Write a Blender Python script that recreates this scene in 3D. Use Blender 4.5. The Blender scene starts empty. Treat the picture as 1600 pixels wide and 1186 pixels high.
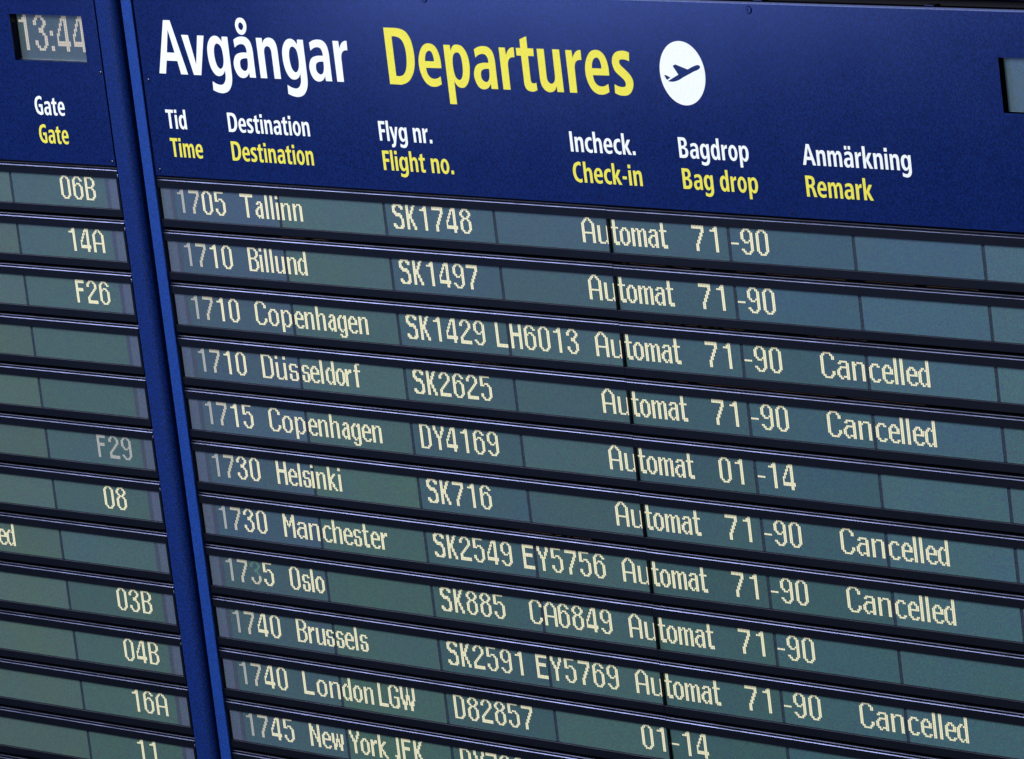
import bpy, math, random
from mathutils import Matrix, Vector
from mathutils.geometry import tessellate_polygon
random.seed(7)
sc = bpy.context.scene
COL = sc.collection
U = 0.003                      # one board unit = 3 mm (about one LCD dot)
H = 3.0                        # height of the board's origin above the floor

# board axes: x right, y down, z into the board  ->  Blender: x right, y into the board, z up
MB = Matrix(((1, 0, 0), (0, 0, 1), (0, -1, 0)))
def bl(v):
    return Vector((v[0] * U, v[2] * U, -v[1] * U))
def world(v):
    return bl(v) + Vector((0, 0, H))

# ------------------------------------------------------------------ camera
RC = Matrix(((0.6698721153112126, 0.11867951654566708, 0.7329300931744435),
             (0.066271642728431, 0.9736451960078334, -0.21822717901517527),
             (-0.739512960331519, 0.19475678330505689, 0.6443526804926705)))
TC = Vector((14.354495840623946, 53.15031259355275, 2912.5863540092146))
F_PX = 9624.3934
CAM = -(RC.transposed() @ TC)            # camera in board units
cam = bpy.data.cameras.new('camera')
cam.sensor_width = 36.0
cam.lens = F_PX / 1600 * 36.0
cam.clip_start = 0.1
cam.clip_end = 200
co = bpy.data.objects.new('camera', cam)
COL.objects.link(co)
r0, r1, r2 = (MB @ RC[0]), -(MB @ RC[1]), -(MB @ RC[2])
rot = Matrix((r0, r1, r2)).transposed().to_4x4()
co.matrix_world = Matrix.Translation(world(CAM)) @ rot
sc.camera = co

# ------------------------------------------------------------------ light
sc.view_settings.view_transform = 'Standard'
sc.view_settings.look = 'None'
sc.view_settings.gamma = 1.0
sc.view_settings.exposure = 0.0
w = bpy.data.worlds.new('World')
sc.world = w
w.use_nodes = True
w.node_tree.nodes['Background'].inputs[0].default_value = (0.42, 0.52, 0.85, 1)
w.node_tree.nodes['Background'].inputs[1].default_value = 0.035

def area(name, pos, target, sx, sy, power, color):
    l = bpy.data.lights.new(name, 'AREA')
    l.shape = 'RECTANGLE'
    l.size = sx
    l.size_y = sy
    l.energy = power
    l.color = color
    o = bpy.data.objects.new(name, l)
    COL.objects.link(o)
    p = world(pos)
    o.location = p
    o.rotation_euler = (world(target) - p).to_track_quat('-Z', 'Y').to_euler()
    return o
# unseen lamp low on the left, added for sheen on the blue paint
area('sheen_light', (-1850, -20, -1900), (60, -250, 0), 1.9, 0.9, 46, (0.22, 0.33, 1.0))
# ceiling lights of the hall, up and to the left, close to the wall
area('ceiling_light', (-1150, -1000, -330), (-60, -60, 0), 2.6, 1.2, 80, (0.80, 0.82, 1.0))
area('key_light', (-380, -1500, -2300), (120, -60, 0), 3.0, 3.0, 890, (0.95, 0.97, 1.0))  # soft key lamp out of view, added to raise the diffuse light

# ------------------------------------------------------------------ materials
def mat(name):
    m = bpy.data.materials.new(name)
    m.use_nodes = True
    nt = m.node_tree
    b = nt.nodes['Principled BSDF']
    return m, nt, b
def coords(nt):
    return nt.nodes.new('ShaderNodeTexCoord').outputs['Object']
def speckle(nt, vec, scale, detail=2.0):
    n = nt.nodes.new('ShaderNodeTexNoise')
    n.inputs['Scale'].default_value = scale
    n.inputs['Detail'].default_value = detail
    n.inputs['Roughness'].default_value = 0.7
    nt.links.new(vec, n.inputs['Vector'])
    return n
def ramp(nt, fac, stops):
    r = nt.nodes.new('ShaderNodeValToRGB')
    e = r.color_ramp.elements
    while len(e) < len(stops):
        e.new(0.5)
    for i, (p, c) in enumerate(stops):
        e[i].position = p
        e[i].color = tuple(c) + (1,)
    nt.links.new(fac, r.inputs[0])
    return r.outputs[0]

def grain(nt, vec, col, scale, k, seed=0.0):
    """multiply a colour by fine coloured pigment grain (mean 1)"""
    mp = nt.nodes.new('ShaderNodeMapping')
    mp.inputs['Location'].default_value = (seed, seed * 0.7, seed * 1.3)
    nt.links.new(vec, mp.inputs['Vector'])
    n = speckle(nt, mp.outputs[0], scale, 1.0)
    ma = nt.nodes.new('ShaderNodeVectorMath'); ma.operation = 'MULTIPLY_ADD'
    nt.links.new(n.outputs['Color'], ma.inputs[0])
    ma.inputs[1].default_value = (k * 2, k * 1.7, k * 2)
    ma.inputs[2].default_value = (1 - k, 1 - k * 0.85, 1 - k)
    mul = nt.nodes.new('ShaderNodeVectorMath'); mul.operation = 'MULTIPLY'
    nt.links.new(ma.outputs[0], mul.inputs[0]); nt.links.new(col, mul.inputs[1])
    mx = nt.nodes.new('ShaderNodeVectorMath'); mx.operation = 'MAXIMUM'
    nt.links.new(mul.outputs[0], mx.inputs[0]); mx.inputs[1].default_value = (0, 0, 0)
    return mx.outputs[0]

def paint(name, base, rough=0.42, spread=0.3, spec=0.5, var=0.03, wavy=0.0):
    m, nt, b = mat(name)
    v = coords(nt)
    n = speckle(nt, v, 420.0, 1.5)
    lo = [c * (1 - spread) for c in base]
    hi = [c * (1 + spread) for c in base]
    nt.links.new(grain(nt, v, ramp(nt, n.outputs[0], [(0.34, lo), (0.66, hi)]), 520.0, spread * 2.2), b.inputs['Base Color'])
    n2 = speckle(nt, v, 9.0, 5.0)
    mr = nt.nodes.new('ShaderNodeMapRange')
    mr.inputs['To Min'].default_value = rough - var
    mr.inputs['To Max'].default_value = rough + var
    nt.links.new(n2.outputs[0], mr.inputs[0])
    nt.links.new(mr.outputs[0], b.inputs['Roughness'])
    bp = nt.nodes.new('ShaderNodeBump')
    bp.inputs['Strength'].default_value = 0.03
    bp.inputs['Distance'].default_value = 0.0006
    nt.links.new(n.outputs[0], bp.inputs['Height'])
    if wavy:                     # faint waviness of thin folded sheet metal
        n3 = speckle(nt, v, 2.2, 1.0)
        b2 = nt.nodes.new('ShaderNodeBump')
        b2.inputs['Strength'].default_value = 1.0
        b2.inputs['Distance'].default_value = wavy
        nt.links.new(n3.outputs[0], b2.inputs['Height'])
        nt.links.new(b2.outputs[0], bp.inputs['Normal'])
    nt.links.new(bp.outputs[0], b.inputs['Normal'])
    b.inputs['Specular IOR Level'].default_value = spec
    return m
M_BLUE = paint('blue_powder_coat', (0.0030, 0.0115, 0.080), 0.155, 0.4, 0.4, 0.035, wavy=0.0014)
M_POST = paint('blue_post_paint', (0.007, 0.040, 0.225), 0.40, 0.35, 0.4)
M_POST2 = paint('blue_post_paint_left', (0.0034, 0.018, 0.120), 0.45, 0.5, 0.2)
M_BLACK = paint('black_anodised', (0.0022, 0.0034, 0.0070), 0.42, 0.35, 0.2, 0.08)
M_DARK = paint('dark_backing', (0.004, 0.0045, 0.009), 0.8, 0.2, 0.2)
M_WHITE = paint('white_vinyl', (0.80, 0.84, 0.84), 0.5, 0.03, 0.3)
M_YELLOW = paint('yellow_vinyl', (0.73, 0.67, 0.072), 0.5, 0.05, 0.3)
M_WALL = paint('grey_wall', (0.06, 0.06, 0.07), 0.8, 0.1, 0.2)
def metal(name, base, rough):
    m, nt, b = mat(name)
    v = coords(nt)
    n = speckle(nt, v, 14.0, 6.0)
    nt.links.new(ramp(nt, n.outputs[0], [(0.3, [c * 0.4 for c in base]), (0.7, base)]), b.inputs['Base Color'])
    b.inputs['Metallic'].default_value = 0.9
    b.inputs['Roughness'].default_value = rough
    return m
M_TRIM = metal('highlight_edge_metal', (0.30, 0.34, 0.56), 0.38)  # bluish metal, coloured as the highlight along the ridge
M_TRIM2 = metal('dim_highlight_edge_metal', (0.17, 0.185, 0.30), 0.42)
M_SILL = metal('dark_sill_edge', (0.09, 0.09, 0.13), 0.45)
M_SCREW = metal('zinc_screw', (0.07, 0.08, 0.12), 0.25)
M_NUB = metal('bright_bracket', (0.6, 0.66, 0.9), 0.3)

def lcd(name, base, emit):
    m, nt, b = mat(name)
    v = coords(nt)
    oi = nt.nodes.new('ShaderNodeObjectInfo')
    n = speckle(nt, v, 330.0, 2.0)
    n2 = speckle(nt, v, 5.5, 3.0)
    # slow drift between a greener and a bluer tone, offset per module
    ad = nt.nodes.new('ShaderNodeMath'); ad.operation = 'MULTIPLY_ADD'
    nt.links.new(oi.outputs['Random'], ad.inputs[0]); ad.inputs[1].default_value = 0.14
    sb = nt.nodes.new('ShaderNodeMath'); sb.operation = 'MULTIPLY'
    nt.links.new(n2.outputs[0], sb.inputs[0]); sb.inputs[1].default_value = 0.75
    nt.links.new(sb.outputs[0], ad.inputs[2])
    tone = ramp(nt, ad.outputs[0], [(0.2, (base[0] * 1.0, base[1] * 1.06, base[2] * 0.86)), (0.8, (base[0] * 0.92, base[1] * 0.95, base[2] * 1.18))])
    gr = ramp(nt, n.outputs[0], [(0.32, (0.90, 0.92, 0.90)), (0.5, (1.0, 1.0, 1.0)), (0.68, (1.10, 1.08, 1.12))])
    mx = nt.nodes.new('ShaderNodeMix'); mx.data_type = 'RGBA'; mx.blend_type = 'MULTIPLY'
    mx.inputs[0].default_value = 1.0
    nt.links.new(tone, mx.inputs[6]); nt.links.new(gr, mx.inputs[7])
    tm = nt.nodes.new('ShaderNodeVectorMath'); tm.operation = 'MULTIPLY'
    nt.links.new(mx.outputs[2], tm.inputs[0]); nt.links.new(oi.outputs['Color'], tm.inputs[1])
    gc = grain(nt, v, tm.outputs[0], 640.0, 0.95, 3.1)
    nt.links.new(gc, b.inputs['Base Color'])
    nt.links.new(gc, b.inputs['Emission Color'])
    b.inputs['Emission Strength'].default_value = emit
    b.inputs['Roughness'].default_value = 0.30
    b.inputs['Coat Weight'].default_value = 0.5
    b.inputs['Coat Roughness'].default_value = 0.12
    return m
M_LCD = lcd('lcd_glass', (0.036, 0.0715, 0.081), 0.35)
M_LCD2 = lcd('lcd_glass_grey', (0.044, 0.065, 0.080), 0.35)
M_LCD3 = lcd('lcd_glass_blue_grey', (0.048, 0.080, 0.110), 0.35)
M_ENDL = lcd('end_reflection_pale', (0.060, 0.076, 0.118), 0.35)  # pale and dark tints that paint reflections at the row ends
M_ENDD = lcd('end_reflection_dark', (0.042, 0.052, 0.080), 0.35)
M_JOINT = paint('module_joint', (0.020, 0.031, 0.052), 0.6, 0.4, 0.2)
def glow(name, col, k):
    m, nt, b = mat(name)
    n = speckle(nt, coords(nt), 700.0, 1.0)
    c = ramp(nt, n.outputs[0], [(0.3, [x * 0.86 for x in col]), (0.7, [x * 1.10 for x in col])])
    nt.links.new(c, b.inputs['Base Color'])
    nt.links.new(c, b.inputs['Emission Color'])
    b.inputs['Emission Strength'].default_value = k
    b.inputs['Roughness'].default_value = 0.35
    return m
M_T0 = glow('lcd_dots_bright', (0.68, 0.64, 0.42), 0.38)
M_T1 = glow('lcd_dots_medium', (0.48, 0.45, 0.34), 0.28)
M_T2 = glow('lcd_dots_dim', (0.34, 0.34, 0.31), 0.30)
M_T3 = glow('lcd_dots_faint', (0.075, 0.150, 0.120), 0.4)
M_CLK = glow('clock_dots', (0.38, 0.345, 0.28), 0.5)

# ------------------------------------------------------------------ mesh helpers
class MBuf:
    def __init__(s):
        s.v = []; s.f = []; s.m = []
    def quad(s, pts, mi=0):
        i = len(s.v); s.v += pts; s.f.append(tuple(range(i, i + len(pts)))); s.m.append(mi)
    def box(s, x0, x1, y0, y1, z0, z1, mi=0, bev=0.0):
        """y down, z into the board; z0 is the front"""
        if bev <= 0:
            i = len(s.v)
            s.v += [(x0, y0, z0), (x1, y0, z0), (x1, y1, z0), (x0, y1, z0), (x0, y0, z1), (x1, y0, z1), (x1, y1, z1), (x0, y1, z1)]
            for f in ((0, 1, 2, 3), (5, 4, 7, 6), (4, 5, 1, 0), (3, 2, 6, 7), (4, 0, 3, 7), (1, 5, 6, 2)):
                s.f.append(tuple(i + k for k in f)); s.m.append(mi)
        else:
            b = bev
            i = len(s.v)
            s.v += [(x0 + b, y0 + b, z0), (x1 - b, y0 + b, z0), (x1 - b, y1 - b, z0), (x0 + b, y1 - b, z0),
                    (x0, y0, z0 + b), (x1, y0, z0 + b), (x1, y1, z0 + b), (x0, y1, z0 + b),
                    (x0, y0, z1), (x1, y0, z1), (x1, y1, z1), (x0, y1, z1)]
            for f in ((0, 1, 2, 3), (4, 5, 1, 0), (1, 5, 6, 2), (3, 2, 6, 7), (4, 0, 3, 7),
                      (8, 9, 5, 4), (5, 9, 10, 6), (7, 6, 10, 11), (8, 4, 7, 11), (9, 8, 11, 10)):
                s.f.append(tuple(i + k for k in f)); s.m.append(mi)
    def profile(s, prof, x0, x1, mi=0):
        """closed profile of (y, z) extruded along x"""
        i = len(s.v); n = len(prof)
        for x in (x0, x1):
            for (y, z) in prof:
                s.v.append((x, y, z))
        for k in range(n):
            a, b = k, (k + 1) % n
            s.f.append((i + a, i + b, i + n + b, i + n + a)); s.m.append(mi)
        tris = tessellate_polygon([[Vector((p[0], p[1], 0)) for p in prof]])
        for t in tris:
            s.f.append(tuple(i + k for k in t)); s.m.append(mi)
            s.f.append(tuple(i + n + k for k in reversed(t))); s.m.append(mi)
    def prism(s, contours, z0, z1, mi=0):
        """flat shape with holes (x, y down), front at z0, back at z1"""
        cs = [[Vector((p[0], p[1], 0)) for p in c] for c in contours]
        i = len(s.v)
        flat = [p for c in cs for p in c]
        n = len(flat)
        for z in (z0, z1):
            for p in flat:
                s.v.append((p.x, p.y, z))
        for t in tessellate_polygon(cs):
            a, b, c = (flat[k] for k in t)
            if (b.x - a.x) * (c.y - a.y) - (b.y - a.y) * (c.x - a.x) < 0:
                t = tuple(reversed(t))
            s.f.append(tuple(i + k for k in t)); s.m.append(mi)
            s.f.append(tuple(i + n + k for k in reversed(t))); s.m.append(mi)
        k0 = 0
        for c in cs:
            m = len(c)
            for k in range(m):
                a, b = k0 + k, k0 + (k + 1) % m
                s.f.append((i + a, i + b, i + n + b, i + n + a)); s.m.append(mi)
            k0 += m
    def build(s, name, mats, parent=None, smooth=False, fixn=True):
        me = bpy.data.meshes.new(name)
        me.from_pydata([tuple(bl(v)) for v in s.v], [], s.f)
        for m in (mats if isinstance(mats, (list, tuple)) else [mats]):
            me.materials.append(m)
        me.polygons.foreach_set('material_index', s.m)
        me.update()
        if fixn:
            import bmesh
            bm = bmesh.new(); bm.from_mesh(me)
            bmesh.ops.recalc_face_normals(bm, faces=bm.faces)
            bm.to_mesh(me); bm.free()
        o = bpy.data.objects.new(name, me)
        COL.objects.link(o)
        if parent:
            o.parent = parent
        return o

def empty(name, label, cat, group=None):
    o = bpy.data.objects.new(name, None)
    COL.objects.link(o)
    o.empty_display_size = 0.1
    o['label'] = label; o['category'] = cat
    if group: o['group'] = group
    return o

# ------------------------------------------------------------------ dot-matrix font (14 rows, some with 3 more below)
FONT = {}
def G(ch, text):
    rows = text.split('/')
    out = []
    for r in rows:
        if '*' in r:
            a, b = r.split('*'); out += [a] * int(b)
        else:
            out.append(r)
    FONT[ch] = out
G('0', '..####../.##..##./##....##*10/.##..##./..####..')
G('1', '....##../...###../.#####../....##..*11')
G('2', '..####../.##..##./##....##/##....##/......##/.....##./....##../...##.../..##..../.##...../##....../##....../########*2')
G('3', '..####../.##..##./##....##*2/.....##./...###../...###../.....##./......##*2/##....##*2/.##..##./..####..')
G('4', '....###./...####./...#.##./..##.##./..#..##./.##..##./.#...##./##...##./#....##./#....##./########*2/.....##.*2')
G('5', '#######./##......*3/##.###../###..##./......##*4/##....##*2/.##..##./..####..')
G('6', '..####../.##..##./##....##/##....../##.###../###..##./##....##*6/.##..##./..####..')
G('7', '########*2/......##*2/.....##.*2/....##..*2/...##...*2/..##....*4')
G('8', '..####../.##..##./##....##*2/.##..##./..####../.##..##./##....##*5/.##..##./..####..')
G('9', '..####../.##..##./##....##*4/.##..###/..###.##/......##*3/##....##/.##..##./..####..')
G('A', '...###.../..##.##../.##...##./##.....##*5/#########/##.....##*5')
G('B', '######../##...##./##....##*3/##...##./######../##...##./##....##*4/##...##./######..')
G('C', '..#####../.##...##./##.....##*2/##.......*6/##.....##*2/.##...##./..#####..')
G('D', '#######../##....##./##.....##*10/##....##./#######..')
G('d8', '######../##...##./##....##*10/##...##./######..')
G('E', '########*2/##......*3/#######.*2/##......*5/########*2')
G('F', '#######*2/##.....*3/######.*2/##.....*7')
G('G', '..####../.##..##./##....##*2/##......*3/##..####/##....##*4/.##..###/..#####.')
G('H', '##....##*5/########*2/##....##*7')
G('J', '..##*11/####/.###/.##.')
G('K', '##...##/##..##.*2/##.##..*2/####...*3/##.##..*2/##..##.*2/##...##*2')
G('L', '##......*12/########*2')
G('l7', '##.....*12/#######*2')
G('M', '##.....##*2/###...###*2/####.####/##.#.#.##/##.###.##/##..#..##/##.....##*6')
G('N', '##....##*2/###...##*2/####..##/##.#..##/##.##.##/##..#.##/##..####/##...###*2/##....##*3')
G('O', '..####../.##..##./##....##*10/.##..##./..####..')
G('S', '.######./###..###/##....##/##....../###...../.#####../..#####./.....##./......##*3/##....##/###..###/.######.')
G('T', '##########*2/....##....*12')
G('W', '##...#...##*5/##..###..##*3/.##.#.#.##./.####.####.*2/..##...##..*3')
G('Y', '##....##*3/.##..##.*2/..##.#../..####../...##...*7')
E4 = '/'.join(['.'] * 4) + '/'
G('a', E4 + '..####./.##..##/.....##/..#####/.##..##/##...##*3/.##.###/..##.##')
G('c', E4 + '..####./.##..##/##.....*6/.##..##/..####.')
G('d', '.....##*4/..##.##/.##.###/##...##*6/.##.###/..##.##')
G('e', E4 + '..###../.##.##./##...##*2/#######/##.....*3/.##..##/..####.')
G('f', '..###/.##..*3/#####/.##..*9')
G('g', E4 + '..##.##/.##.###/##...##*6/.##.###/..##.##/.....##/.##..##/..####.')
G('h', '##.....*4/##.###./###..##/##...##*8')
G('i', '##*2/..*2/##*10')
G('k', '##.....*4/##..##./##.##../####.../###....*2/####.../##.##../##.##../##..##./##...##')
G('l', '##*14')
G('m', E4 + '##.##..##./###.###.##/##..##..##*8')
G('n', E4 + '##.###./###..##/##...##*8')
G('o', E4 + '..###../.##.##./##...##*6/.##.##./..###..')
G('p', E4 + '##.###../###..##./##....##*6/###..##./##.###../##......*3')
G('r', E4 + '##.##/#####/###../##...*7')
G('s', E4 + '.#####./##...##/##.....*2/.#####./.....##/##...##*3/.#####.')
G('t', '.##..*4/#####/.##..*7/.####/..###')
G('u', E4 + '##...##*8/##..###/.###.##')
G('w', E4 + '##..#..##*3/##.###.##*2/##.#.#.##/.###.###.*2/.##...##.*2')
G('-', '/'.join(['.'] * 8) + '/#####')
G(':', '/'.join(['.'] * 6) + '/##*2/..*4/##*2')
def wide(ch, key, col):          # repeat one column
    FONT[key] = [r if len(r) < 3 else r[:col] + r[col] + r[col:] for r in FONT[ch]]
def narrow(ch, key, col):
    FONT[key] = [r if len(r) < 3 else r[:col] + r[col + 1:] for r in FONT[ch]]
wide('o', 'o8', 3); wide('n', 'n8', 4); wide('a', 'a8', 4); wide('u', 'u8', 3); narrow('a', 'a6', 3); narrow('s', 's6', 3)
FONT['ü8'] = ['##....##', '##....##', '.', '.'] + FONT['u8'][4:]

DX, DY = 0.988, 0.8584
def dots(buf, key, x, y, dx=DX, dy=DY, z=-0.06, mi=0, rowmi=None, clip=None):
    for r, line in enumerate(FONT[key]):
        for c, ch in enumerate(line):
            if ch != '#':
                continue
            a, b = x + c * dx, x + (c + 1) * dx - 0.16 * dx
            t, u = y + r * dy, y + (r + 1) * dy - 0.05 * dy
            if clip and (a < clip[0] or b > clip[1]):
                continue
            buf.quad([(a, t, z), (b, t, z), (b, u, z), (a, u, z)], rowmi(r) if rowmi else mi)

OFF = -237.9
PY = 27.0575
def row_top(r):
    return (r - 6) * PY
def text(parent, name, items, r, mats=None, mis=None, off=OFF, clip=None, label=None, rowmi=None):
    """items: list of (glyph key, x relative)"""
    b = MBuf()
    for i, (k, x) in enumerate(items):
        dots(b, k, x + off, row_top(r), mi=(mis[i] if mis else 0), clip=clip, rowmi=(rowmi if (rowmi and i == 2) else None))
    o = b.build(name, mats or [M_T0], parent, fixn=False)
    if label: o['label'] = label
    return o

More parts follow.
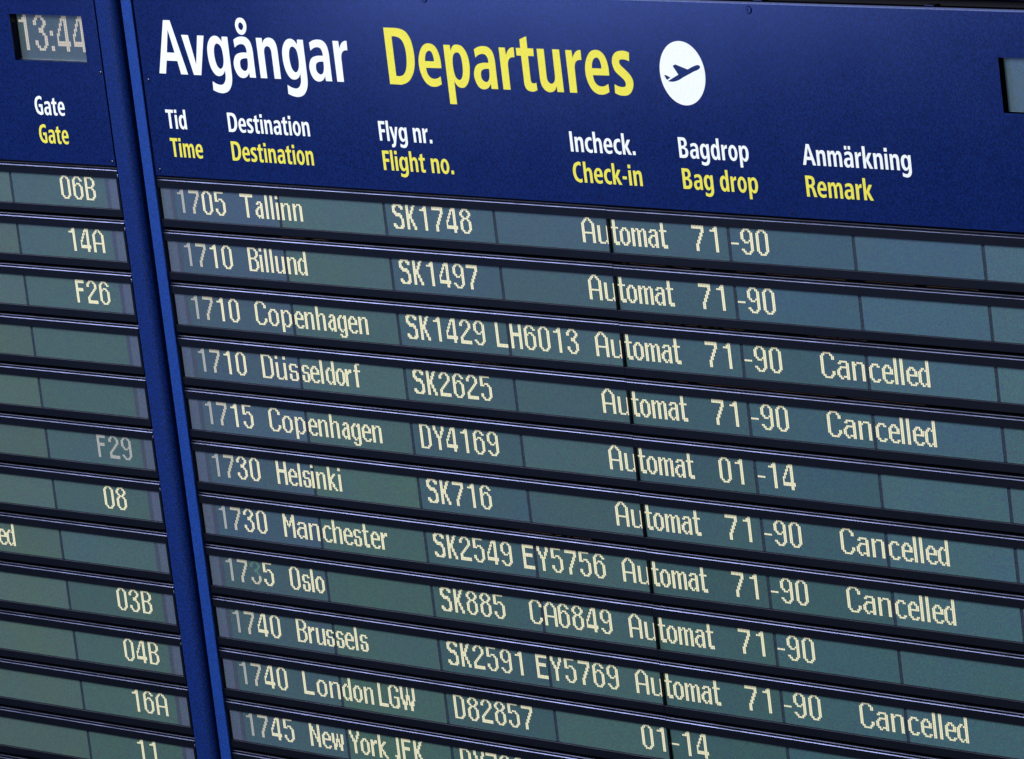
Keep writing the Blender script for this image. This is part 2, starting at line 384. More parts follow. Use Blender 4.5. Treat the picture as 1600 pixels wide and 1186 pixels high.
# ------------------------------------------------------------------ lettering font (outlines; x from left, y up; x-height 20)
GL = {
'A': ['K8.2,27.0 K13.4,27.0 K22.5,0.0 K17.1,0.0 K15.4,6.6 K7.0,6.6 K5.1,0.0 K0.0,0.0', 'K10.9,22.3 K14.1,10.7 K8.0,10.7'],
'v': ['K0.0,19.9 K5.3,19.9 K8.9,5.2 K12.5,19.9 K17.5,19.9 K11.8,0.0 K6.1,0.0'],
'g': ['K12.5,19.8 K16.8,19.8 s16.7,4.0 s16.5,-0.9 s15.4,-4.2 s12.5,-7.3 s8.2,-8.5 s4.3,-8.2 K0.8,-7.2 K1.0,-2.8 s4.0,-4.0 s7.3,-4.4 s9.8,-3.5 s11.5,-1.0 K11.7,3.1 s10.0,1.0 s7.0,-0.0 s4.0,0.6 s1.4,3.5 s0.1,7.6 s0.0,12.8 s1.1,16.2 s3.6,19.0 s6.7,20.1 s9.7,19.5 K12.0,17.3', 's8.1,16.3 s6.0,15.0 s5.0,11.8 s5.3,7.3 s6.5,4.6 s8.4,3.6 s10.4,4.7 s11.6,7.5 s11.7,11.6 s10.8,14.9'],
'a': ['K2.0,18.5 s4.9,19.7 s8.1,20.2 s11.9,19.8 s14.6,17.8 s15.7,14.5 K15.8,9.7 K15.8,0.0 K11.2,0.0 K11.0,2.4 s9.0,0.4 s6.1,-0.4 s3.1,0.2 s1.0,2.4 s0.0,5.5 s0.4,8.1 s2.3,10.8 s6.0,12.1 K11.1,12.3 s11.0,14.3 s9.8,16.0 s7.4,16.5 s4.7,15.9 K2.4,14.6', 'K11.0,9.5 s7.7,9.3 s5.5,8.3 s4.9,6.4 s5.3,4.4 s7.6,3.1 s9.7,3.9 s10.8,6.2'],
'ring': ['s4.1,29.6 s6.8,28.9 s8.4,26.5 s8.0,23.9 s6.3,21.8 s4.1,21.1 s1.4,21.9 s0.0,24.2 s0.0,26.7 s1.6,28.9', 's4.0,27.3 s2.3,26.0 s2.4,24.3 s4.1,23.4 s5.6,24.4 s5.9,25.9'],
'n': ['K0.0,19.9 K4.5,19.9 K4.6,17.2 s6.4,19.3 s9.6,20.2 s13.0,19.4 s14.8,17.1 K15.4,13.1 K15.4,0.0 K10.6,0.0 K10.6,12.9 s9.9,15.1 s7.9,16.0 s5.8,15.0 K5.0,12.8 K5.0,0.0 K0.1,0.0'],
'r': ['K0.1,19.9 K4.4,19.9 K4.6,16.3 s6.5,18.8 s8.7,20.0 K10.6,20.1 K10.4,15.5 s7.8,15.3 s6.0,14.0 K5.2,11.8 K5.0,0.0 K0.1,0.0'],
'D': ['K0.3,27.3 K7.1,27.3 s12.0,27.0 s16.0,25.6 s18.7,22.5 s19.9,18.7 s20.3,14.0 s19.6,9.2 s17.5,5.0 s13.8,1.6 s9.2,0.1 K5.9,0.0 K0.3,0.0', 'K5.5,23.2 s8.5,23.2 s11.6,22.3 s13.6,20.0 s14.6,15.6 s14.2,10.8 s13.0,7.2 s10.9,4.9 s8.3,4.1 K5.5,4.1'],
'e': ['K15.8,8.8 s15.8,13.1 s14.5,17.3 s11.9,19.8 s8.3,20.5 s4.9,19.6 s2.1,16.9 s0.3,13.0 s0.0,8.7 s1.1,4.8 s3.4,1.6 s6.4,0.0 s9.4,-0.3 s12.0,0.1 K14.7,1.1 K14.5,4.9 s12.3,3.9 s9.6,3.5 s7.1,4.1 s5.4,5.9 K4.8,8.7', 'K4.7,11.9 K11.1,11.9 s11.0,14.2 s10.0,16.4 s8.5,17.0 s6.5,16.2 s5.2,14.2'],
'p': ['K0.2,20.1 K4.8,20.1 K5.0,17.3 s7.1,19.9 s10.4,20.4 s13.5,19.5 s16.1,16.5 s17.2,11.9 s16.6,6.8 s15.0,2.8 s12.4,0.4 s10.2,-0.2 s7.3,0.4 K5.0,2.8 K5.0,-8.2 K0.2,-8.2', 's8.9,16.7 s6.6,15.5 s5.5,12.2 s5.5,7.9 s6.5,4.7 s8.7,3.5 s10.6,4.5 s11.8,7.0 s12.2,11.0 s11.8,14.6 s10.8,16.3'],
't': ['K7.9,25.6 K8.2,25.5 K8.1,20.0 K12.1,20.0 K11.9,16.4 K7.9,16.4 K7.8,6.3 s8.1,4.0 s9.5,3.5 K11.5,3.9 K11.6,0.4 s9.8,-0.2 s7.7,-0.4 s4.7,0.3 s3.3,2.2 K3.1,5.4 K3.1,16.4 K0.0,16.4 K0.1,20.0 K3.2,20.0 K3.3,24.1'],
'u': ['K0.2,20.0 K5.1,20.0 K4.9,8.1 s5.4,4.9 s7.5,3.7 s9.8,4.8 K10.7,7.5 K10.8,20.0 K15.6,20.0 K15.6,0.0 K11.1,0.0 K11.0,2.8 s9.3,0.6 s6.3,-0.3 s3.1,0.4 s0.7,3.0 K0.1,7.2'],
's': ['K12.4,19.8 K11.8,15.8 s9.4,16.5 s7.3,16.6 s5.5,16.2 s5.1,15.0 s5.9,13.7 s8.6,11.8 s11.3,9.6 s12.8,7.3 s12.9,4.9 s11.5,2.1 s9.1,0.3 s6.0,-0.3 s2.8,-0.1 K0.0,0.8 K0.3,4.8 s3.0,3.9 s5.3,3.7 s7.4,4.1 s7.9,5.5 s7.0,7.1 s4.3,9.0 s1.6,11.1 s0.5,13.5 s0.3,15.7 s1.5,18.3 s4.0,20.0 s7.5,20.6 s10.3,20.4'],
'm': ['K0,19.9 K4.4,19.9 K4.6,17 s6.3,19.4 s9.2,20.2 s12,19.2 s13.8,16.6 s15.8,19.4 s19,20.2 s22.5,18.6 s24,15 K24.3,12 K24.3,0 K19.6,0 K19.6,11.5 s19.2,15 s17.6,16 s15.2,14.6 K14.5,11.5 K14.5,0 K9.8,0 K9.8,11.5 s9.3,15 s7.8,16 s5.3,14.6 K4.8,11.5 K4.8,0 K0,0'],
'h': ['K0,28 K4.8,28 K4.8,17.4 s6.6,19.4 s9.8,20.2 s13.2,18.8 s15,15.4 K15.5,12.5 K15.5,0 K10.7,0 K10.7,12 s10.1,15 s8.2,16 s5.7,14.8 K4.8,12 K4.8,0 K0,0'],
'o': ['s8.1,20.5 s13.6,17.8 s16.3,10 s13.6,2.3 s8.1,-.4 s2.6,2.3 s0,10 s2.6,17.8', 's8.1,16.6 s10.7,14.6 s11.5,10 s10.7,5.5 s8.1,3.5 s5.5,5.5 s4.8,10 s5.5,14.6'],
'c': ['K13,19.6 K13,15.8 s11,16.4 s8.8,16.4 s6,14.4 s4.9,10 s6,5.6 s8.8,3.6 s11,3.7 K13,4.4 K13.2,.5 s10.8,-.3 s8,-.4 s2.4,2.4 s0,10 s2.4,17.6 s8,20.4 s10.8,20.3'],
'd': ['K11,28 K15.8,28 K15.8,0 K11.5,0 K11.3,2.6 s9.3,.3 s6.4,-.4 s2,2.4 s0,10 s1.8,17.5 s6.6,20.4 s9.3,19.6 K11,17.6', 's8.2,16.5 s10.4,14.6 s11.1,10 s10.3,5.4 s8.2,3.5 s5.7,5.5 s4.9,10 s5.7,14.5'],
'l': ['K0,28 K4.8,28 K4.8,0 K0,0'],
'i': ['K0,19.9 K4.8,19.9 K4.8,0 K0,0'],
'idot': ['K-.1,27.4 K4.9,27.4 K4.9,22.8 K-.1,22.8'],
'F': ['K0,27 K13,27 K13,22.8 K5,22.8 K5,15.8 K12.3,15.8 K12.3,11.7 K5,11.7 K5,0 K0,0'],
'T': ['K0,27 K16.4,27 K16.4,22.7 K10.7,22.7 K10.7,0 K5.7,0 K5.7,22.7 K0,22.7'],
'I': ['K0,27 K5,27 K5,0 K0,0'],
'G': ['K17.8,26 K17.5,21.6 s14.8,22.9 s11.5,23.2 s7,20.5 s5.2,13.5 s7,6.6 s11.2,3.9 K13.3,4.2 K13.3,11.4 K9.4,11.4 K9.4,15.4 K18,15.4 K18,1.2 s15,.1 s11.2,-.4 s3.4,3.2 s0,13.5 s3.4,23.8 s11.2,27.5 s15,27.2'],
'C': ['K15.8,26.6 K15.5,22 s13.4,22.9 s11,23.1 s6.9,20.2 s5.2,13.5 s7,6.7 s11,4 s13.5,4.3 K15.7,5.2 K16,.7 s13.7,-.2 s10.8,-.4 s3.2,3.4 s0,13.5 s3.2,23.6 s10.9,27.4 s13.5,27.3'],
'B': ['K0,27 K7.5,27 s13.3,25.6 s15.8,20.5 s14.8,16.5 s12,14.2 s15.4,12 s17,7.6 s14.2,1.8 K8,0 K0,0', 'K5,23 K7.2,23 s10.2,22.3 s11,19.6 s10,16.8 K7,15.9 K5,15.9', 'K5,12 K7.2,12 s10.8,11 s11.8,8 s10.8,5 K7.3,4 K5,4'],
'R': ['K0,27 K7.5,27 s13.8,25.4 s16,20.2 s14.8,15.8 K11.8,13.6 s13.6,12 K15,8.5 K17.6,0 K12.3,0 K10,8.5 s8.8,11 K6.8,11.6 K5,11.6 K5,0 K0,0', 'K5,23 K7.2,23 s10.4,22.2 s11.1,19.3 s10,16.3 K7,15.5 K5,15.5'],
'y': ['K0,19.9 K5,19.9 K8.4,6.5 K11.4,19.9 K16.2,19.9 K10,-2.5 s8.3,-6.3 s5.2,-8.3 s2.5,-8.4 K1,-8.1 K1.3,-4.2 s3.4,-4.4 s5,-3 K5.9,0'],
'k': ['K0,28 K4.8,28 K4.8,11.8 K10,19.9 K15.4,19.9 K9.4,10.8 K16,0 K10.4,0 K4.8,9.6 K4.8,0 K0,0'],
'-': ['K0,11.5 K7.5,11.5 K7.5,7.7 K0,7.7'],
'.': ['K0,4.9 K4.9,4.9 K4.9,0 K0,0'],
'udot': ['K2.4,27.2 K6.4,27.2 K6.4,22.7 K2.4,22.7'],
'udot2': ['K8.9,27.2 K12.9,27.2 K12.9,22.7 K8.9,22.7'],
}
def parse(c, n=5):
    pts = [(t[0], *map(float, t[1:].split(','))) for t in c.split()]
    N = len(pts); out = []
    for i in range(N):
        k1, x1, y1 = pts[i]; k2, x2, y2 = pts[(i + 1) % N]
        out.append((x1, y1))
        if k1 == 'K' and k2 == 'K':
            continue
        p0 = pts[i - 1][1:] if k1 == 's' else None
        p3 = pts[(i + 2) % N][1:] if k2 == 's' else None
        dx, dy = x2 - x1, y2 - y1
        L = math.hypot(dx, dy)
        def tan(a, b):      # centripetal-like tangent scaled to this span
            tx, ty = b[0] - a[0], b[1] - a[1]
            l = math.hypot(tx, ty) or 1
            return tx / l * L, ty / l * L
        t1 = tan(p0, (x2, y2)) if p0 else None
        t2 = tan((x1, y1), p3) if p3 else None
        if t1 is None: t1 = (1.5 * dx - 0.5 * t2[0], 1.5 * dy - 0.5 * t2[1])
        if t2 is None: t2 = (1.5 * dx - 0.5 * t1[0], 1.5 * dy - 0.5 * t1[1])
        for j in range(1, n):
            s = j / n
            h1 = 2 * s**3 - 3 * s**2 + 1; h2 = s**3 - 2 * s**2 + s; h3 = -2 * s**3 + 3 * s**2; h4 = s**3 - s**2
            out.append((h1 * x1 + h2 * t1[0] + h3 * x2 + h4 * t2[0], h1 * y1 + h2 * t1[1] + h3 * y2 + h4 * t2[1]))
    return out
PG = {k: [parse(c) for c in v] for k, v in GL.items()}
LB = dict(v=.2, y=.2, A=.3, T=.5, t=.5, k=1.9, g=1.2, a=1.3, e=1.2, o=1.2, c=1.2, d=1.2, s=1.0, C=1.4, G=1.4)
RB = dict(v=.2, y=.2, A=.3, T=.5, t=.8, r=.5, k=.2, e=1.1, o=1.2, p=1.2, c=.6, s=1.0, D=1.3, F=.5, R=.4)
def width(k): return max(p[0] for p in PG[k][0])

# perspective shift: a point measured as if on plane z=0 that in fact lies at depth z
def MX(x, z, C=None):
    C = C or CAM
    k = (z - C[2]) / (0 - C[2])
    return C[0] + (x - C[0]) * k
def MY(y, z, C=None):
    C = C or CAM
    k = (z - C[2]) / (0 - C[2])
    return C[1] + (y - C[1]) * k
ZH = -2.0                      # front of the blue header sheet
def glyph(buf, key, x, base, s, sx=1.0, z=ZH, t=0.12, C=None):
    cs = [[(MX(x + p[0] * s * sx, z, C), MY(base - p[1] * s, z, C)) for p in c] for c in PG[key]]
    buf.prism(cs, z - t, z + 0.05)
def word(parent, name, txt, x0, x1, base, s, material, C=None, label=None):
    pos = []; x = 0; last = None
    for ch in txt:
        if ch == ' ':
            x += 10.5; last = None; continue
        g = {'ä': 'a', 'å': 'a'}.get(ch, ch)
        if last is not None: x += LB.get(g, 1.9)
        pos.append((ch, g, x))
        x += width(g) + RB.get(g, 1.9); last = g
    tot = pos[-1][2] + width(pos[-1][1])
    sx = (x1 - x0) / (tot * s)
    b = MBuf()
    for ch, g, px in pos:
        X = x0 + px * s * sx
        glyph(b, g, X, base, s, sx, C=C)
        if ch == 'i': glyph(b, 'idot', X, base, s, sx, C=C)
        if ch == 'ä':
            glyph(b, 'udot', X, base, s, sx, C=C); glyph(b, 'udot2', X, base, s, sx, C=C)
    o = b.build(name, material, parent)
    if label: o['label'] = label
    return o

# ------------------------------------------------------------------ row display units
def frame_profile(y):
    """top rail: two stepped ridges with bevelled edges (y down, z)"""
    return [(y - 0.45, -1.6), (y - 4.35, -1.6), (y - 4.75, -1.2), (y - 4.75, -0.5), (y - 5.25, -0.5), (y - 5.25, -1.0),
            (y - 5.5, -1.1), (y - 5.85, -0.75), (y - 5.85, 5.0), (y - 0.45, 5.0)]
trng = random.Random(11)
# column tints (red, green, blue): panes differ, and a reflection gradient is painted in
TONE = [(1.14, 0.96, 1.20), (1.26, 1.14, 1.02), (1.06, 1.00, 1.06), (1.16, 1.07, 1.06), (0.98, 0.97, 0.98), (1.00, 1.04, 1.16), (1.16, 1.18, 1.32), (1.26, 1.24, 1.36), (1, 1, 1), (1, 1, 1)]
def make_unit(parent, r, x0, x1, lx0, lx1, ends, joints, lab=None, trim_var=0):
    """x0..x1 outer, lx0..lx1 window opening, joints = module boundaries inside"""
    y = row_top(r)
    b = MBuf()
    b.profile(frame_profile(y), x0, x1)
    b.profile([(y + 15.55, -1.5), (y + 15.65, -1.6), (y + 19.35, -1.6), (y + 19.45, -1.5), (y + 19.45, 5.0), (y + 15.55, 5.0)], x0, x1)
    b.box(x0, lx0, y - 0.45, y + 15.55, -1.6, 5.0)
    b.box(lx1, x1, y - 0.45, y + 15.55, -1.6, 5.0)
    b.box(lx0, lx1, y - 0.45, y + 15.55, 2.0, 5.0)
    u = b.build('display_unit', M_BLACK, parent)
    if lab: u['label'] = lab
    # pale metal strips that paint highlights on the ridge and sill edges
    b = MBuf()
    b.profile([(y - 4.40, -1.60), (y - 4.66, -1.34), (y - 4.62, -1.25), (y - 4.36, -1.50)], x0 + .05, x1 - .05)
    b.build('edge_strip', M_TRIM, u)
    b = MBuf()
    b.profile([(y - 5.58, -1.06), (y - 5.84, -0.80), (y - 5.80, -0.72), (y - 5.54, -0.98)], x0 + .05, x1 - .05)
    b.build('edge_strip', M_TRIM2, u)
    b = MBuf()
    b.profile([(y + 15.53, -1.47), (y + 15.63, -1.61), (y + 15.72, -1.61), (y + 15.6, -1.45)], lx0, lx1)
    b.build('sill_edge', M_SILL, u)
    # LCD modules
    js = sorted(joints)
    edges = []
    a = lx0
    for j in js:
        edges.append((a, j - 1.3)); a = j + 0.8
    edges.append((a, lx1))
    for (a, c) in edges:
        if ends and c > ends[0] + 1 and a < ends[0] and False:
            pass
        m = MBuf(); m.box(a, c, y - 1.1, y + 16.4, 0.0, 0.8)
        o = m.build('lcd_module', M_LCD, u)
        mid = (a + c) / 2
        if parent is board:
            k = int((mid + 265) // 79.05)
            t = TONE[min(max(k, 0), 9)]
            gk = 0.05 * (r - 5) / 6
            bb = (r > 6) * 0.02
        else:
            k = int((mid + 41) // 79.05)
            t = (1.26, 1.12, 1.04) if k >= 0 else (1.52, 1.22, 1.04)
            gk = 0.03 * (r - 6) / 6; bb = 0
        j_ = trng.uniform(0.94, 1.06); h_ = trng.uniform(-0.04, 0.04)
        o.color = (t[0] * j_ * (1 - bb), t[1] * j_ * (1 + gk), t[2] * j_ * (1 - gk * 1.3 + h_), 1)
    for j in js:
        m = MBuf(); m.box(j - 1.3, j + 0.8, y - 1.1, y + 16.4, 0.18, 0.9)
        m.build('module_joint', M_JOINT, u)
    return u
def end_reflections(u, r, pale, dark):  # pale and dark bands, reflections put into colour
    y = row_top(r)
    b = MBuf(); b.box(pale[0], pale[1], y - 1.1, y + 16.4, 0.0, 0.8); b.build('end_reflection', M_ENDL, u)
    b = MBuf(); b.box(dark[0], dark[1], y - 1.1, y + 16.4, 0.05, 0.8); b.build('end_reflection', M_ENDD, u)

def disc(buf, cx, cy, r, z0, z1, n=28, mi=0):
    buf.prism([[(cx + r * math.cos(2 * math.pi * k / n), cy + r * math.sin(2 * math.pi * k / n)) for k in range(n)]], z0, z1, mi)
def screw(parent, x, y, r=1.0, z=ZH, mats=None):
    b = MBuf()
    n = 20
    prof = [(r, 0.0), (r * 0.97, -0.28), (r * 0.72, -0.42), (r * 0.42, -0.42), (r * 0.36, -0.12), (0.0, -0.12)]
    base = len(b.v)
    for (rr, dz) in prof[:-1]:
        for k in range(n):
            a = 2 * math.pi * k / n
            b.v.append((x + rr * math.cos(a), y + rr * math.sin(a), z + dz))
    for i in range(len(prof) - 2):
        for k in range(n):
            k2 = (k + 1) % n
            b.f.append((i * n + k, i * n + k2, (i + 1) * n + k2, (i + 1) * n + k)); b.m.append(0)
    b.f.append(tuple((len(prof) - 2) * n + k for k in range(n))); b.m.append(0)
    return b.build('screw', mats or M_SCREW, parent)

# ================================================================== RIGHT BOARD (departures)
board = empty('departure_board', 'large blue departures board with white and yellow heading and a round aeroplane emblem', 'departure board', 'flight information boards side by side')
board.location = (0, 0, H)

# header sheet with a window for the clock at its right
HX0, HX1 = -259.2, 620.0
HY0, HY1 = MY(-238.2, ZH), MY(-141.8, ZH)
cw = (MX(326.7, ZH), MX(384.5, ZH), MY(-218.0, ZH), MY(-193.9, ZH))
b = MBuf()
b.prism([[(HX0, HY0), (HX1, HY0), (HX1, HY1), (HX0, HY1)], [(cw[0], cw[2]), (cw[1], cw[2]), (cw[1], cw[3]), (cw[0], cw[3])]], ZH, 1.0)
hdr = b.build('header_panel', M_BLUE, board)
b = MBuf(); b.profile([(HY0 - 0.5, -0.9), (HY0 - 0.1, ZH - .02), (HY0 + 0.28, ZH - 0.03), (HY0 + 0.28, ZH + .1), (HY0, -0.5)], HX0, HX1)
b.build('folded_edge', paint('blue_pale_edge', (0.10, 0.13, 0.30), 0.35, 0.3), hdr)  # paler blue along the top fold of the sheet
def title_letter(key, x, material, extra=None):
    b = MBuf(); glyph(b, key, x, -193.9, 1.0)
    if extra: glyph(b, extra[0], extra[1], -193.9, 1.0)
    return b.build('title_letter', material, hdr)
for k, x in (('A', -248.2), ('v', -227.2), ('g', -208.2)):
    title_letter(k, x, M_WHITE)
title_letter('a', -189.0, M_WHITE, ('ring', -184.0))
for k, x in (('n', -169.6), ('g', -150.9), ('a', -131.7), ('r', -112.2)):
    title_letter(k, x, M_WHITE)
for k, x in (('D', -73.7), ('e', -50.8), ('p', -31.9), ('a', -12.3), ('r', 7.1), ('t', 19.1), ('u', 33.3), ('r', 52.9), ('e', 65.1), ('s', 83.5)):
    title_letter(k, x, M_YELLOW)
# round emblem with the aeroplane taking off (plane cut out of the white disc)
ec, er = (129.75, -205.25), 14.75
circle = [(MX(ec[0] + er * math.cos(a), ZH), MY(ec[1] + er * math.sin(a), ZH)) for a in [2 * math.pi * k / 72 for k in range(72)]]
plane = parse('K125.6,-209.2 K133.4,-207.1 s137.9,-208.8 s140.5,-209.3 s141.8,-208.6 s140.9,-207.5 K137.5,-206.3 K130.3,-203.5 s126.2,-201.8 s122.7,-201.1 K119.5,-201.3 K126.9,-204.5 K123.8,-208.4')
tail = parse('K117.5,-203.9 K118.7,-204.1 K121.6,-203.0 K119.0,-201.8')
b = MBuf()
b.prism([circle, [(MX(x, ZH), MY(y, ZH)) for x, y in plane], [(MX(x, ZH), MY(y, ZH)) for x, y in tail]], ZH - 0.12, ZH + 0.05)
em = b.build('emblem_disc', M_WHITE, hdr); em['label'] = 'white round emblem with a blue aeroplane taking off'
SW = 0.352
WB, YB = -166.1, -151.75
for txt, a, c, bs, m in (('Tid', -247.7, -232.0, WB, M_WHITE), ('Time', -247.0, -222.0, YB, M_YELLOW),
                         ('Destination', -199.6, -137.6, WB, M_WHITE), ('Destination', -199.5, -137.4, YB, M_YELLOW),
                         ('Flyg nr.', -86.0, -48.0, WB, M_WHITE), ('Flight no.', -85.7, -35.1, YB, M_YELLOW),
                         ('Incheck.', 48.9, 92.5, WB, M_WHITE), ('Check-in', 48.5, 94.9, YB, M_YELLOW),
                         ('Bagdrop', 121.6, 166.8, WB, M_WHITE), ('Bag drop', 121.8, 170.5, YB, M_YELLOW),
                         ('Anmärkning', 200.9, 268.1, WB, M_WHITE), ('Remark', 201.2, 242.7, YB, M_YELLOW)):
    word(hdr, 'column_heading', txt, a, c, bs, SW, m, label='%s column heading reading %s' % ('white' if m is M_WHITE else 'yellow', txt))
for x, y, rr in ((-258.0, -190.1, 1.0), (-258.3, -144.6, 1.0), (177.3, -235.3, 1.9), (-41.3, -235.6, 1.9), (395, -235.3, 1.9)):
    screw(hdr, MX(x, ZH), MY(y, ZH), rr, mats=(M_SCREW if rr < 1.5 else M_BLUE))
for x in (-247, -30, 190, 410):
    screw(hdr, MX(x, ZH), MY(-143.6, ZH), 0.5)

def clock(parent_hdr, x0, x1, y0, y1, C, digits, mat_, zl=2.6):
    """recessed clock window: box behind the opening and the LCD"""
    b = MBuf()
    b.box(x0 - 1.0, x0, y0 - 1, y1 + 1, ZH + .2, zl + 1)
    b.box(x1, x1 + 1.0, y0 - 1, y1 + 1, ZH + .2, zl + 1)
    b.box(x0, x1, y0 - 1, y0, ZH + .2, zl + 1)
    b.build('clock_reveal', M_DARK, parent_hdr)
    b = MBuf(); b.box(x0, x1, y1, y1 + 1, ZH + .02, zl + 1)
    b.build('clock_sill', metal('clock_sill_metal', (0.75, 0.80, 1.0), 0.4), parent_hdr)
    b = MBuf(); b.box(x0, x1, y0, y1, zl, zl + .8)
    l = b.build('clock_lcd', mat_, parent_hdr)
    return l, zl

# post on the left side of the board
b = MBuf(); b.box(-268.2, -260.1, -330, 300, -3.0, 9.0, bev=0.25)
b.build('side_post', M_POST, board)
# the second clock window (blank part of its display in view)
cl2, zl2 = clock(hdr, cw[0], cw[1], cw[2], cw[3], CAM, '', M_LCD3, 1.3)

# back plate behind the units, and the stiffening bars of the gaps
b = MBuf(); b.box(-259.3, 620, HY1 - 1, 230, 5.2, 9)
b.build('back_plate', M_DARK, board)

J0 = 148.6 + OFF
LEFTJ = [J0 + 79.05 * k for k in (-1, 0, 1)]
RIGHTJ = [J0 + 79.2 * 3 - 0.4, J0 + 79.2 * 4 - .2, J0 + 79.1 * 5, J0 + 79.1 * 6, J0 + 79.1 * 7]
def digits(s, x):      # 10-dot cells
    return [(c, x + i * 10 * DX) for i, c in enumerate(s)]
rows = {
 1: ('1705', [('T', 40.0), ('a6', 51.0), ('l', 59.0), ('l', 63.05), ('i', 67.1), ('n', 70.9), ('n', 79.9)], 'SK1748', '', 'A', '71-90', False, 'Tallinn'),
 2: ('1710', [('B', 40.5), ('i', 49.4), ('l', 53.4), ('l', 57.4), ('u', 61.3), ('n', 70.3), ('d', 78.2)], 'SK1497', '', 'A', '71-90', False, 'Billund'),
 3: ('1710', [('C', 40.4), ('o8', 50.5), ('p', 60.4), ('e', 70.5), ('n', 78.2), ('h', 87.1), ('a6', 95.7), ('g', 102.9), ('e', 110.9), ('n', 118.7)], 'SK1429', 'LH6013', 'A', '71-90', True, 'Copenhagen'),
 4: ('1710', [('D', 40.2), ('ü8', 51.1), ('s', 61.2), ('s6', 70.9), ('e', 77.2), ('l', 85.0), ('d', 87.9 + 1), ('o', 96.5), ('r', 103.7), ('f', 110.3)], 'SK2625', '', 'A', '71-90', True, 'Düsseldorf'),
 5: ('1715', [('C', 40.4), ('o8', 50.5), ('p', 60.4), ('e', 70.5), ('n', 78.2), ('h', 87.1), ('a6', 95.7), ('g', 102.9), ('e', 110.9), ('n', 118.7)], 'DY4169', '', 'A', '01-14', False, 'Copenhagen'),
 6: ('1730', [('H', 41.0), ('e', 49.9), ('l', 57.7), ('s6', 61.1), ('i', 67.6), ('n', 71.5), ('k', 80.3), ('i', 88.3)], 'SK716', '', 'A', '71-90', True, 'Helsinki'),
 7: ('1730', [('M', 41.0), ('a8', 50.9), ('n8', 60.6), ('c', 71.0), ('h', 78.7), ('e', 86.8), ('s6', 94.5), ('t', 101.2), ('e', 107.4), ('r', 115.1)], 'SK2549', 'EY5756', 'A', '71-90', True, 'Manchester'),
 8: ('1735', [('O', 40.6), ('s6', 50.2), ('l', 57.0), ('o', 60.2)], 'SK885', 'CA6849', 'A', '71-90', False, 'Oslo'),
 9: ('1740', [('B', 40.7), ('r', 49.6), ('u', 55.6), ('s6', 63.4), ('s6', 70.9), ('e', 77.5), ('l', 85.3), ('s6', 89.1)], 'SK2591', 'EY5769', 'A', '71-90', True, 'Brussels'),
 10: ('1740', [('L', 40.4), ('o8', 50.8), ('n8', 60.7), ('d', 70.5), ('o', 78.7), ('n', 87.0), ('l7', 97.9), ('G', 105.7), ('W', 114.7)], 'D82857', '', '0', '', False, 'London LGW'),
 11: ('1745', [('N', 40.4), ('e', 49.7), ('w', 57.4), ('Y', 71.2), ('o', 79.2), ('r', 87.2), ('k', 93.0), ('J', 104.9), ('F', 110.8), ('K', 119.8)], 'DY7006', '', '', '', False, 'New York JFK'),
 12: None,
}
for r in range(1, 13):
    d = rows[r]
    lab = None
    if d:
        lab = 'black display unit with the flight line %s %s' % (d[0], d[7])
    yj = random.uniform(-0.05, 0.05)
    u = make_unit(board, r, -260.05, 69.15, -259.8, 68.75, None, [-248.0 + 0.0] + LEFTJ if False else LEFTJ, lab)
    u2 = make_unit(board, r, 69.3, 560.0, 69.65, 559.5, None, [70.0] and RIGHTJ, 'black display unit to the right of the joint%s' % (' with the gate and remark text for %s' % d[7] if d else ''))
    u2.location.z -= 0.15 * U
    end_reflections(u, r, (-258.3, -252.0), (-252.0, -249.4)) if False else None
    y = row_top(r)
    # painted reflections at the row end, as strips on the first module's glass
    b = MBuf(); b.box(-259.75, -252.4, y - 1.0, y + 16.3, -0.05, 0.02); b.build('end_reflection', M_ENDL, u)
    b = MBuf(); b.box(-252.4, -249.2, y - 1.0, y + 16.3, -0.05, 0.02); b.build('end_reflection', M_ENDD, u)
    if not d:
        continue
    tm, dest, f1, f2, chk, bag, can, nm = d
    faint = (lambda rr: 3 if rr < 9 else 1) if r == 8 else None
    t = text(u, 'time_text', [(c, -9.97 + i * 10.04) for i, c in enumerate(tm)], r, [M_T0, M_T1, M_T2, M_T3], [2, 1, 1 if r == 8 else 0, 0], rowmi=faint)
    text(u, 'destination_text', dest, r)
    fl = list(f1)
    it = []
    x = 154.3
    for i, c in enumerate(fl):
        if c == 'D': c = 'd8'
        xx = 154.3 + 9.78 * i + (0.1 if i == 1 else 0)
        if c == 'K': xx = 164.2
        elif i >= 2: xx = 173.2 + 9.87 * (i - 2)
        if f1[1] == '8' and i >= 1: xx = 164.3 + 9.8 * (i - 1)
        it.append((c, xx))
    text(u, 'flight_number_text', it, r)
    if f2:
        text(u, 'flight_number_text', [(c, 218.5 + (0 if i == 0 else 10.35 + (i - 1) * 9.82)) for i, c in enumerate(f2)], r, label='second flight number')
    if chk == 'A':
        text(u, 'check_in_text', [('A', 287.7), ('u8', 298.4)], r, clip=(-400, 68.7))
        text(u2, 'check_in_text', [('t', 307.8), ('o', 313.3), ('m', 321.3), ('a', 332.0), ('t', 340.0)], r)
        x1 = 361.7
        two = bag[:2]
        text(u2, 'bag_drop_text', [(two[0], x1), (two[1], x1 + (10.8 if two == '71' else 9.9))], r)
        text(u2, 'bag_drop_text', [('-', 386.8), (bag[3], 393.3), (bag[4], 403.1)], r)
    elif chk == '0':
        text(u, 'check_in_text', [('0', 287.5), ('1', 297.4)], r)
        text(u2, 'check_in_text', [('-', 307.9), ('1', 314.7), ('4', 324.7)], r)
    if can:
        text(u2, 'remark_text', [('C', 435.8), ('a8', 445.7), ('n8', 455.5), ('c', 466.0), ('e', 474.0), ('l', 481.6), ('l', 485.4), ('e', 489.0), ('d', 496.3)], r)
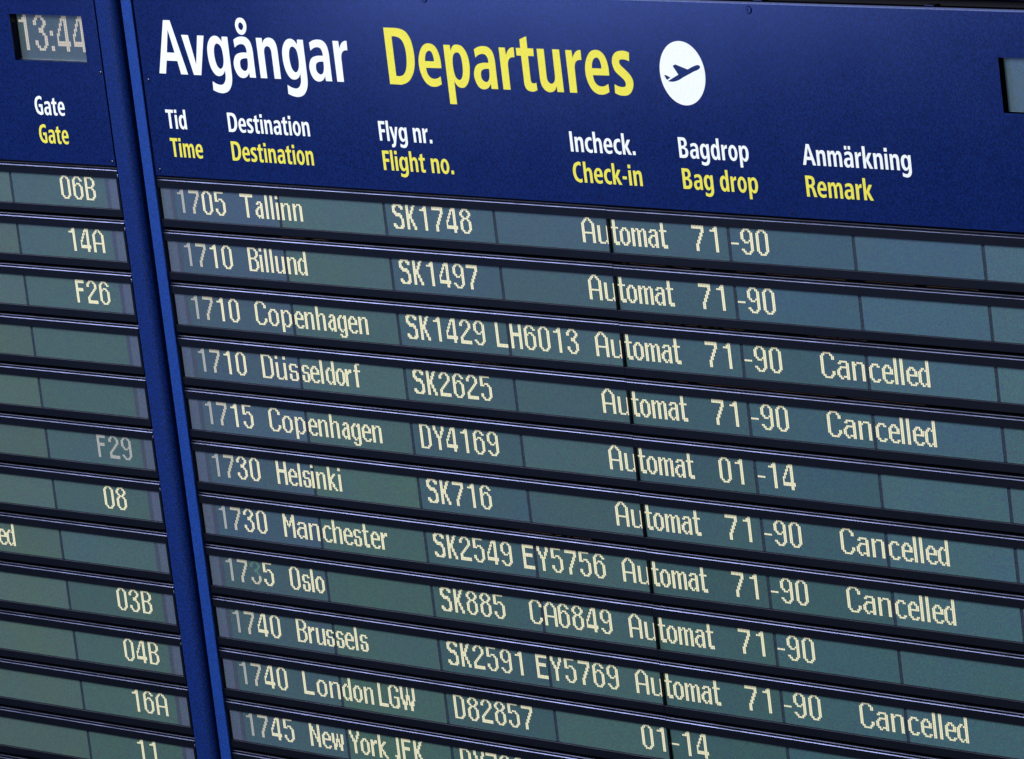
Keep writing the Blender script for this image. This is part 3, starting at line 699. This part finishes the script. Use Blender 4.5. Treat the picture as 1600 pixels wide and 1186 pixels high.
# thin broken brown slivers in the dark gaps between the rows
M_SLIVER = paint('brown_sliver', (0.13, 0.07, 0.05), 0.4, 0.3)
for r, xa, xc in ((1, 74, 132), (1, 150, 300), (2, 84, 150), (3, 95, 260), (2, 190, 228), (1, -170, -135), (6, -20, 30), (3, -40, -20)):
    yy = row_top(r) + 20.6
    b = MBuf(); n = 24; wr = random.Random(r * 7 + int(xa))
    ys = [yy + wr.uniform(-0.12, 0.12) for _ in range(n + 1)]
    for k in range(n):
        if wr.random() < 0.25: continue
        a, c = xa + (xc - xa) * k / n, xa + (xc - xa) * (k + 1) / n
        b.quad([(a, ys[k] - .09, 0.6), (c, ys[k + 1] - .09, 0.6), (c, ys[k + 1] + .09, 0.5), (a, ys[k] + .09, 0.5)])
    w_ = b.build('sliver', M_SLIVER, board); w_['kind'] = 'stuff'
# little end screws at the left end of the rows
for r in (1, 4, 7, 10):
    screw(board, -259.0, row_top(r) + 18.0, 0.35, z=-1.6)

# ================================================================== LEFT BOARD (gates)
def rv(wv):
    v = Vector(wv); a = v.length
    return Matrix.Rotation(a, 3, v / a)
RL = rv((0.00299225636, -0.0201196910, 0.000989096425))
TL = Vector((-332.737334, -4.45793929, -5.36328012))
gate = empty('gate_board', 'blue board with the 13:44 clock and Gate headings at the left edge', 'departure board', 'flight information boards side by side')
gm = (MB @ RL @ MB.inverted()).to_4x4()
gate.matrix_world = Matrix.Translation(world(TL)) @ gm
CL = RL.transposed() @ (CAM - TL)
gy0, gy1 = MY(-238.2, ZH, CL), MY(-141.9, ZH, CL)
gx1 = MX(45.2, ZH, CL)
gw = (MX(-23.8, ZH, CL), MX(33.8, ZH, CL), MY(-218.1, ZH, CL), MY(-194.2, ZH, CL))
b = MBuf()
b.prism([[(-420, gy0 - 40), (gx1, gy0 - 40), (gx1, gy1), (-420, gy1)], [(gw[0], gw[2]), (gw[1], gw[2]), (gw[1], gw[3]), (gw[0], gw[3])]], ZH, 1.0)
gh = b.build('header_panel', M_BLUE, gate)
cl, zl = clock(gh, gw[0], gw[1], gw[2], gw[3], CL, '13:44', M_LCD2)
cl['label'] = 'grey clock display'
b = MBuf()
for k, x in (('1', -18.0), ('3', -5.2), (':', 7.3), ('4', 12.8), ('4', 25.6)):
    s = 1.29
    X = MX(x, zl, CL); Y = MY(-217.9, zl, CL)
    dots(b, k, X, Y, s, 1.307, zl - 0.08, clip=(-100, gw[1]))
b.build('clock_digits', M_CLK, gh, fixn=False)
word(gh, 'column_heading', 'Gate', -12.9, 10.9, -166.4, SW, M_WHITE, C=CL, label='white column heading reading Gate')
word(gh, 'column_heading', 'Gate', -12.5, 10.9, -151.75, SW, M_YELLOW, C=CL, label='yellow column heading reading Gate')
for x, y in ((43.3, -189.4), (42.9, -143.8)):
    screw(gh, MX(x, ZH, CL), MY(y, ZH, CL), 1.0)
# side post with a rounded outer corner
px0, px1 = MX(45.2, ZH, CL) + 1.8, MX(57.0, -2.5, CL) + 2.0
b = MBuf()
prof = [(px0, 10.0), (px0, -2.5)]
R_ = 4.5
for k in range(9):
    a = math.radians(90 * k / 8)
    prof.append((px1 - R_ + R_ * math.sin(a), -2.5 + R_ - R_ * math.cos(a)))
prof.append((px1, 12.0)); prof.append((px0, 12.0))
i0 = len(prof)
for yy in (-330, 300):
    for (x, z) in prof: b.v.append((x, yy, z))
for k in range(i0):
    b.f.append((k, (k + 1) % i0, i0 + (k + 1) % i0, i0 + k)); b.m.append(0)
b.f.append(tuple(range(i0))); b.m.append(0); b.f.append(tuple(range(i0, 2 * i0))); b.m.append(0)
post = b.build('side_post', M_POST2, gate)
for p in post.data.polygons: p.use_smooth = len(p.vertices) == 4
try:
    post.data.set_sharp_from_angle(angle=math.radians(35))
except Exception: pass
b = MBuf(); b.box(-420, px0, gy1 - 1, 300, 5.2, 9)
b.build('back_plate', M_DARK, gate)
GJ = [-40.9, -119.95, -199.0]
gt = {1: ('06B', [('0', -1.1), ('6', 8.8), ('B', 18.7)]), 2: ('14A', [('1', -0.7), ('4', 9.2), ('A', 19.1)]),
      3: ('F26', [('F', 0.0), ('2', 8.9), ('6', 18.8)]), 6: ('F29', [('F', 0.0), ('2', 9.4), ('9', 19.3)]),
      7: ('08', [('0', -0.3), ('8', 9.6)]), 8: ('', []), 9: ('03B', [('0', -1.1), ('3', 8.8), ('B', 18.7)]),
      10: ('04B', [('0', -1.1), ('4', 8.8), ('B', 18.7)]), 11: ('16A', [('1', -0.7), ('6', 9.2), ('A', 19.1)]),
      12: ('11', [('1', -2.0), ('1', 7.9)])}
for r in range(1, 14):
    g = gt.get(r)
    lab = 'black display unit with gate %s' % g[0] if g and g[0] else 'black display unit without a gate number'
    rx = MX(45.6, -1.6, CL)
    u = make_unit(gate, r, -420, rx, -419, rx - 1.5, None, GJ, lab)
    y = row_top(r)
    b = MBuf(); b.box(34.9, 38.0, y - 1.0, y + 16.3, -0.05, 0.02); b.build('end_reflection', M_ENDD, u)  # painted reflection bands at the right end of the row
    b = MBuf(); b.box(38.0, rx - 1.55, y - 1.0, y + 16.3, -0.05, 0.02); b.build('end_reflection', M_ENDL, u)
    if g and g[1]:
        text(u, 'gate_text', g[1], r, [M_T2 if r == 6 else M_T0], off=0.0, label=('faded grey gate number F29' if r == 6 else None))
    if r == 8:
        text(u, 'remark_text', [('C', -146.0), ('a8', -136.2), ('n8', -126.4), ('c', -116.5), ('e', -108.5), ('l', -100.7), ('l', -96.9), ('e', -93.4), ('d', -86.5)], r, off=0.0)
    if r in (1, 2, 3, 6, 7, 9, 10, 12):
        b = MBuf(); b.box(rx + .1, rx + .65, y - 2.9 + 0.3 * (r % 3), y - 1.5 + 0.3 * (r % 3), -1.9, 2.0, bev=.12)
        b.build('end_bracket', M_NUB, u)

# ================================================================== panel above, back wall
fas = MBuf()
fy = MY(-243.1, ZH)
fas.box(-259.2, 620, -330, fy, ZH, 4.0, bev=0.2)
fo = fas.build('fascia_panel', M_BLUE, None)
fo.location = (0, 0, H)
fo['label'] = 'narrow blue panel above the dark gap over the departures heading'
fo['category'] = 'panel'
b = MBuf(); b.box(-259.2, 620, fy + .1, HY0 - .6, 3.0, 5.0); g_ = b.build('gap_backing', M_DARK, fo)
for x in (181.5, 287.0):
    b = MBuf(); b.box(MX(x, 0), MX(x, 0) + 5.6, HY0 - 1.5, HY0 - 1.1, -1.0, 3.0); b.build('clip', M_SCREW, fo)
wl = MBuf(); wl.box(-1500, 1500, -700, 1000, 60, 80)
wo = wl.build('wall', M_WALL, None); wo.location = (0, 0, H)
wo['kind'] = 'structure'
